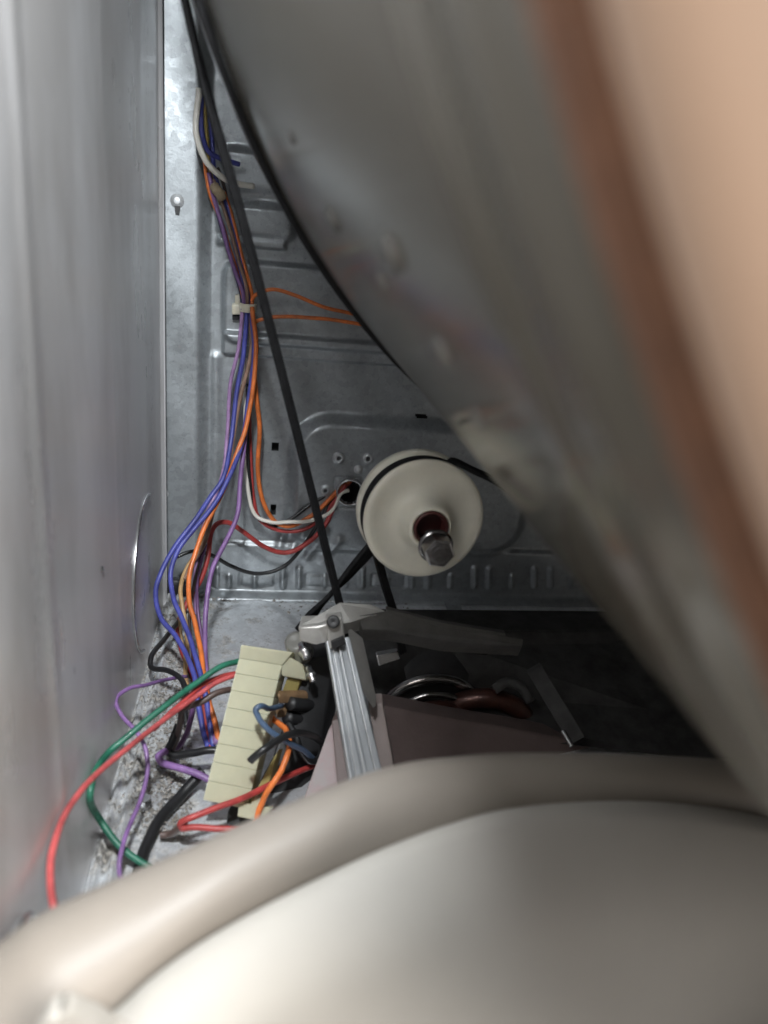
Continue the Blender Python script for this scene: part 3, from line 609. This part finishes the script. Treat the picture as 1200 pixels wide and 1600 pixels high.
# switch body behind the block
sw = thing('motor_switch', F(470, 1290)+[0, .03, 0], 'black plastic switch body with spade terminals behind the ivory block', 'switch')
mk('body', *hexa([P(470, 1045, .372), P(520, 1050, .376), P(500, 1180, .350), P(455, 1320, .315), P(365, 1295, .318), P(420, 1200, .338)], (0.01, .03, 0), .002), MT['dark'], sw)
mk('side_block', *hexa([P(478, 1030, .375), P(512, 1025, .378), P(516, 1070, .372), P(484, 1075, .370)], (0.004, .02, 0), .0015), MT['dark'], sw)
for i, (a, b, c_, d) in enumerate(((434, 1086, 481, 1098), (430, 1108, 476, 1120))):
    mk('spade_terminal', *hexa([P(a, b, .350), P(c_, b-2, .364), P(c_+2, d, .364), P(a+2, d+3, .350)], (0, .005, .0), .0012), MT['brass'], sw)
    mk('boot', *tube_vf(spline([P(c_-28, d+1, .353), P(c_-12, d+3, .358), P(c_+6, d+4, .366)], 5), .0036, 10), MT['dark'], sw)
mk('base_lug', *hexa([P(355, 1268, .312), P(378, 1262, .312), P(392, 1300, .300), P(352, 1288, .304)], (.004, .014, 0), .001), MT['void'], sw)

# ================================================================== MOTOR MOUNT
mm = thing('motor_mount', F(575, 1235)+[0, .01, 0], 'grey cast mounting frame with a slanted channel leg in front of the motor', 'bracket')
by = .352
bar = [P(466, 978, by), P(531, 941, by+.012), P(580, 944, by+.014), P(606, 956, by+.013), P(566, 966, by+.004), P(548, 972, by+.001), P(516, 978, by-.001), P(492, 981, by-.001)]
mk('top_plate', *hexa(bar, (0.001, .006, -.010), .0007), MT['alu'], mm, False)
arm = [P(560, 962, by+.006), P(604, 954, by+.0125), P(690, 978, by+.013), P(818, 998, by+.014), P(816, 1010, by+.012), P(690, 1002, by+.010), P(610, 985, by+.006), P(566, 984, by+.003)]
mk('side_arm', *hexa(arm, (0.001, .006, -.010), .0007), MT['shadecast'], mm, False)
lip = [P(604, 952, by+.012), P(690, 974, by+.0125), P(790, 990, by+.0135), P(790, 994, by+.0135), P(690, 980, by+.0125), P(604, 958, by+.012)]
mk('arm_lip', *hexa(lip, (0.0, .004, 0), .0004), MT['shadecast'], mm, False)
mk('end_block', *hexa([P(466, 979, by-.001), P(497, 978, by-.002), P(516, 974, by-.002), P(512, 1003, by-.003), P(494, 1008, by-.003), P(468, 1002, by-.001)], (.002, .012, 0), .001), MT['alu'], mm, False)
# channel leg: base sheet with three long ribs
lt0, lt1, lb1, lb0 = P(509, 1002, by-.004), P(545, 996, by-.002), P(604, 1240, .300), P(551, 1252, .298)
ln = nrm(np.cross(lt1-lt0, lb0-lt0)); ln = ln if ln[1] < 0 else -ln
mk('leg', *hexa([lt0, lt1, lb1, lb0], -ln*.003, .0006), MT['leg'], mm, False)
for a, wd, hgt in ((.06, .07, .0022), (.30, .10, .0016), (.52, .06, .0012), (.90, .12, .0026)):
    f0, f1 = max(a-wd, 0), min(a+wd, 1)
    mk('leg_rib', *hexa([lt0+(lt1-lt0)*f0+ln*.0004, lt0+(lt1-lt0)*f1+ln*.0004, lb0+(lb1-lb0)*f1+ln*.0004, lb0+(lb1-lb0)*f0+ln*.0004], ln*hgt, .0006), MT['leg'], mm, False)
mk('side_plate', *hexa([P(543, 986, by), P(562, 1001, by+.004), P(583, 1093, .340), P(583, 1108, .336), P(566, 1080, .337)], (.002, .003, 0), .0006), MT['alu'], mm, False)
c0 = P(522, 974, by-.006)
mk('clip', *hexa([P(509, 968, by-.006), P(535, 963, by-.005), P(540, 1005, by-.008), P(514, 1016, by-.009)], (0, .006, 0), .0012), MT['alu'], mm, False)
mk('clip_bolt', *lathe_vf([(.0034, 0), (.0034, .002), (.0024, .0024), (0, .0016)], P(521, 973, by-.0075)+[0, .001, 0], nrm(CAM-c0), 20), MT['dark'], mm)
mk('clip_notch', *hexa([P(517, 1004, by-.0115), P(537, 995, by-.0105), P(539, 1006, by-.0110), P(519, 1016, by-.0120)], (0, .002, 0), .0004), MT['dark'], mm, False)
cc = P(458, 1000, .372)
cap = mk('plastic_cap', *lathe_vf([(0, .0006), (.0035, .0002), (.0048, 0), (.0062, .0012), (.0066, .004), (.0068, .012), (.0074, .0125), (.0074, .016)], cc+[0.001, -.004, .002], (.25, .55, -.8), 32), MT['clear']); tag(cap, 'small clear plastic cap behind the top of the ivory block', 'cap')
for px, py, y_, r_, lb in ((477, 1020, .357, .0030, 'bright bolt end just under the grey mounting frame'), (487, 1057, .357, .0022, 'tiny bright bolt end on the black switch body')):
    o = P(px, py, y_); mk_ = mk('bolt', *lathe_vf([(r_*.8, -.006), (r_*.8, -.002), (r_*1.2, -.002), (r_*1.2, .000), (r_*.85, .0008), (r_*.85, .003), (r_*.6, .0036), (0, .0036)], o, (.3, -.9, -.45), 18), MT['steel']); tag(mk_, lb, 'bolt', 'bolts on the motor')

# ================================================================== MOTOR
mo = thing('motor', F(680, 1150), 'dark electric motor with a pinkish brown laminated core behind the channel leg', 'motor')
ym = .352
top = [P(597, 1102, ym), P(700, 1122, ym+.004), P(830, 1143, ym+.010), P(930, 1165, ym+.014), P(930, 1330, .33), P(620, 1330, .315)]
mk('lamination_stack', *hexa(top, (.002, .018, -.004), .0015), MT['lamin'], mo, False)
mk('stack_edge', *hexa([P(575, 1101, ym-.002), P(598, 1099, ym-.002), P(616, 1200, .330), P(596, 1215, .328)], (.001, .01, 0), .001), mat('pale_varnish', (.27, .22, .205), .55, noise=.2), mo, False)
mk('end_sheet', *hexa([P(517, 1127, .342), P(537, 1120, .342), P(556, 1250, .312), P(530, 1270, .308)], (.004, .012, 0), .001), MT['lamin'], mo, False)
mk('label_sheet', *hexa([P(514, 1138, .340), P(530, 1140, .340), P(533, 1285, .305), P(455, 1300, .305)], (.004, .010, 0), .001), MT['label'], mo, False)
mk('shade_housing', *hexa([P(545, 985, .425), P(1010, 985, .46), P(1150, 1195, .34), P(760, 1150, .37), P(600, 1120, .395)], (.004, .03, 0), .002), MT['shade_housing'], mo, False)  # motor body, stretched right as a dark plate for the shade on the floor
mc = P(668, 1118, .41)
def ring(name, r, rt, y_, m, c=mc, n=64):
    o = np.array([c[0], y_, c[2]])
    return mk(name, *lathe_vf([(r+rt*math.cos(q), rt*math.sin(q)) for q in np.arange(12)*2*np.pi/12], o, (0, 1, .12), n, True), m, mo)
ring('end_bell', .034, .0035, .405, MT['shaft']); ring('end_bell_rim', .0265, .0022, .398, MT['shaft'])
ring('winding', .0195, .0055, .392, MT['copper'])
mk('bell_face', *lathe_vf([(0, .006), (.020, .006), (.030, .003), (.037, -.004), (.040, -.03)], np.array([mc[0], .415, mc[2]]), (0, -1, -.12), 64), MT['void'], mo)
mk('rotor', *lathe_vf([(.005, 0), (.005, .03), (.004, .032), (0, .032)], np.array([mc[0], .41, mc[2]]), (0, -1, -.12), 32), MT['shaft'], mo)
mk('strap', *hexa([P(588, 1024, .372), P(622, 1018, .374), P(625, 1030, .372), P(592, 1041, .369)], (0, .004, 0), .0006), MT['steel'], mo, False)
for s, e in (((836, 1046, .39), (903, 1158, .345)),):
    a, b = P(*s), P(*e); d = b-a; u = nrm(np.cross(d, [0, 1, 0]))*.005
    mk('through_strap', *hexa([a-u, a+u, b+u, b-u], (0, .004, 0), .0008), MT['shade_housing'], mo, False)
    a2 = a+d*.80; mk('strap_thread', *tube_vf([a2+(b-a2)*q+u*-.9+np.array([0, -.001, 0]) for q in np.linspace(0, 1, 24)], [.0012+.0004*(i % 2) for i in range(24)], 8), MT['steel'], mo)
mk('start_coil', *lathe_vf([(.0295+.0065*math.cos(q), .0065*math.sin(q)) for q in np.arange(14)*2*np.pi/14], np.array([mc[0]+.034, .398, mc[2]-.004]), (.15, 1, .2), 48, True), MT['copper'], mo)
mk('coil_clip', *tube_vf(spline([P(772, 1078, .384), P(792, 1066, .386), P(815, 1074, .384), P(828, 1096, .380)], 6), .0032, 10), MT['shade_housing'], mo)
mk('frame_rod', *tube_vf([P(692, 1009, .385), P(760, 1018, .39)], .0022, 10), MT['shaft'], mo)
fl = mk('metal_flap', *hexa([P(693, 940, .50), P(716, 938, .50), P(728, 970, .485), P(708, 975, .482)], (0, .002, .001), .0004), MT['rear'], None, False); tag(fl, 'small bent grey metal flap standing at the foot of the rear panel', 'flap')

# ================================================================== FRONT DUCT (beige rim and white cover close to the lens)
duct = thing('air_duct', P(600, 1500, .15)*[1, 1, 0]+[0, 0, .0], 'blurred beige rimmed white plastic air duct across the foreground', 'air duct')
U = spline(np.array([(-160, 1590, .150), (0, 1502, .158), (60, 1455, .162), (150, 1406, .168), (250, 1357, .174), (350, 1305, .181), (450, 1259, .188), (550, 1218, .196), (620, 1199, .202), (700, 1189, .208), (800, 1185, .215), (1000, 1186, .230), (1150, 1190, .240), (1400, 1204, .255)], float), 6)
Lw = spline(np.array([(-80, 1790, .118), (40, 1680, .124), (110, 1630, .128), (185, 1578, .134), (232, 1535, .139), (300, 1484, .146), (400, 1425, .155), (500, 1374, .164), (600, 1328, .173), (700, 1291, .182), (800, 1265, .191), (1000, 1254, .208), (1150, 1270, .218), (1400, 1330, .232)], float), 6)
V = []; nseg = 22
for u_, l_ in zip(U, Lw):
    u_ = u_+np.array([0, 10, 0])
    a, b = P(*u_), P(*l_); mid = (a+b)/2; hv = (a-b)/2; hl = np.linalg.norm(hv); tocam = nrm(CAM-mid); tocam = nrm(tocam-nrm(hv)*tocam.dot(nrm(hv)))
    for q in np.linspace(-.95*np.pi, .6*np.pi, nseg):           # from the hidden back, over the top, down the front
        # q = 0 faces the camera
        pass
    for q in np.linspace(np.radians(205), np.radians(-100), nseg): V.append(mid+hv*math.sin(q+math.radians(0))*1.0+tocam*hl*.80*math.cos(q)*-1*(-1))
k = len(U); Fc = [[i*nseg+j, (i+1)*nseg+j, (i+1)*nseg+j+1, i*nseg+j+1] for i in range(k-1) for j in range(nseg-1)]
mk('rim', V, Fc, MT['rim'], duct)
# white cover: starts under the rim and bulges toward the camera
V = []; rows = 26; Lc = Lw[12:]
for i, l_ in enumerate(Lw):
    if i < 17: continue
    px, py, y = l_
    for j in range(rows):
        s = j/(rows-1)
        if j == 0: V.append(P(px, py+4, y+.010)); continue
        if j == 1: V.append(P(px-1, py-3, y+.002)); continue
        s = (j-2)/(rows-3)
        down = s*620; yy = y-.005-.040*(s**.8)-.009*math.sin(min(s*3, 1)*math.pi/2)
        V.append(P(px+down*.02, py+down, max(yy, .045)))
k = len(V)//rows; Fc = [[i*rows+j, i*rows+j+1, (i+1)*rows+j+1, (i+1)*rows+j] for i in range(k-1) for j in range(rows-1)]
mk('cover', V, Fc, MT['cover'], duct)
tb = [P(30, 1680, .112), P(58, 1612, .112), P(80, 1592, .113), (P(105, 1588, .114)), P(150, 1606, .116), P(200, 1640, .118), P(300, 1760, .11), P(60, 1800, .10)]
mk('locating_tab', *hexa(tb, (.0, .006, .0), .002, 4), MT['cover'], duct)
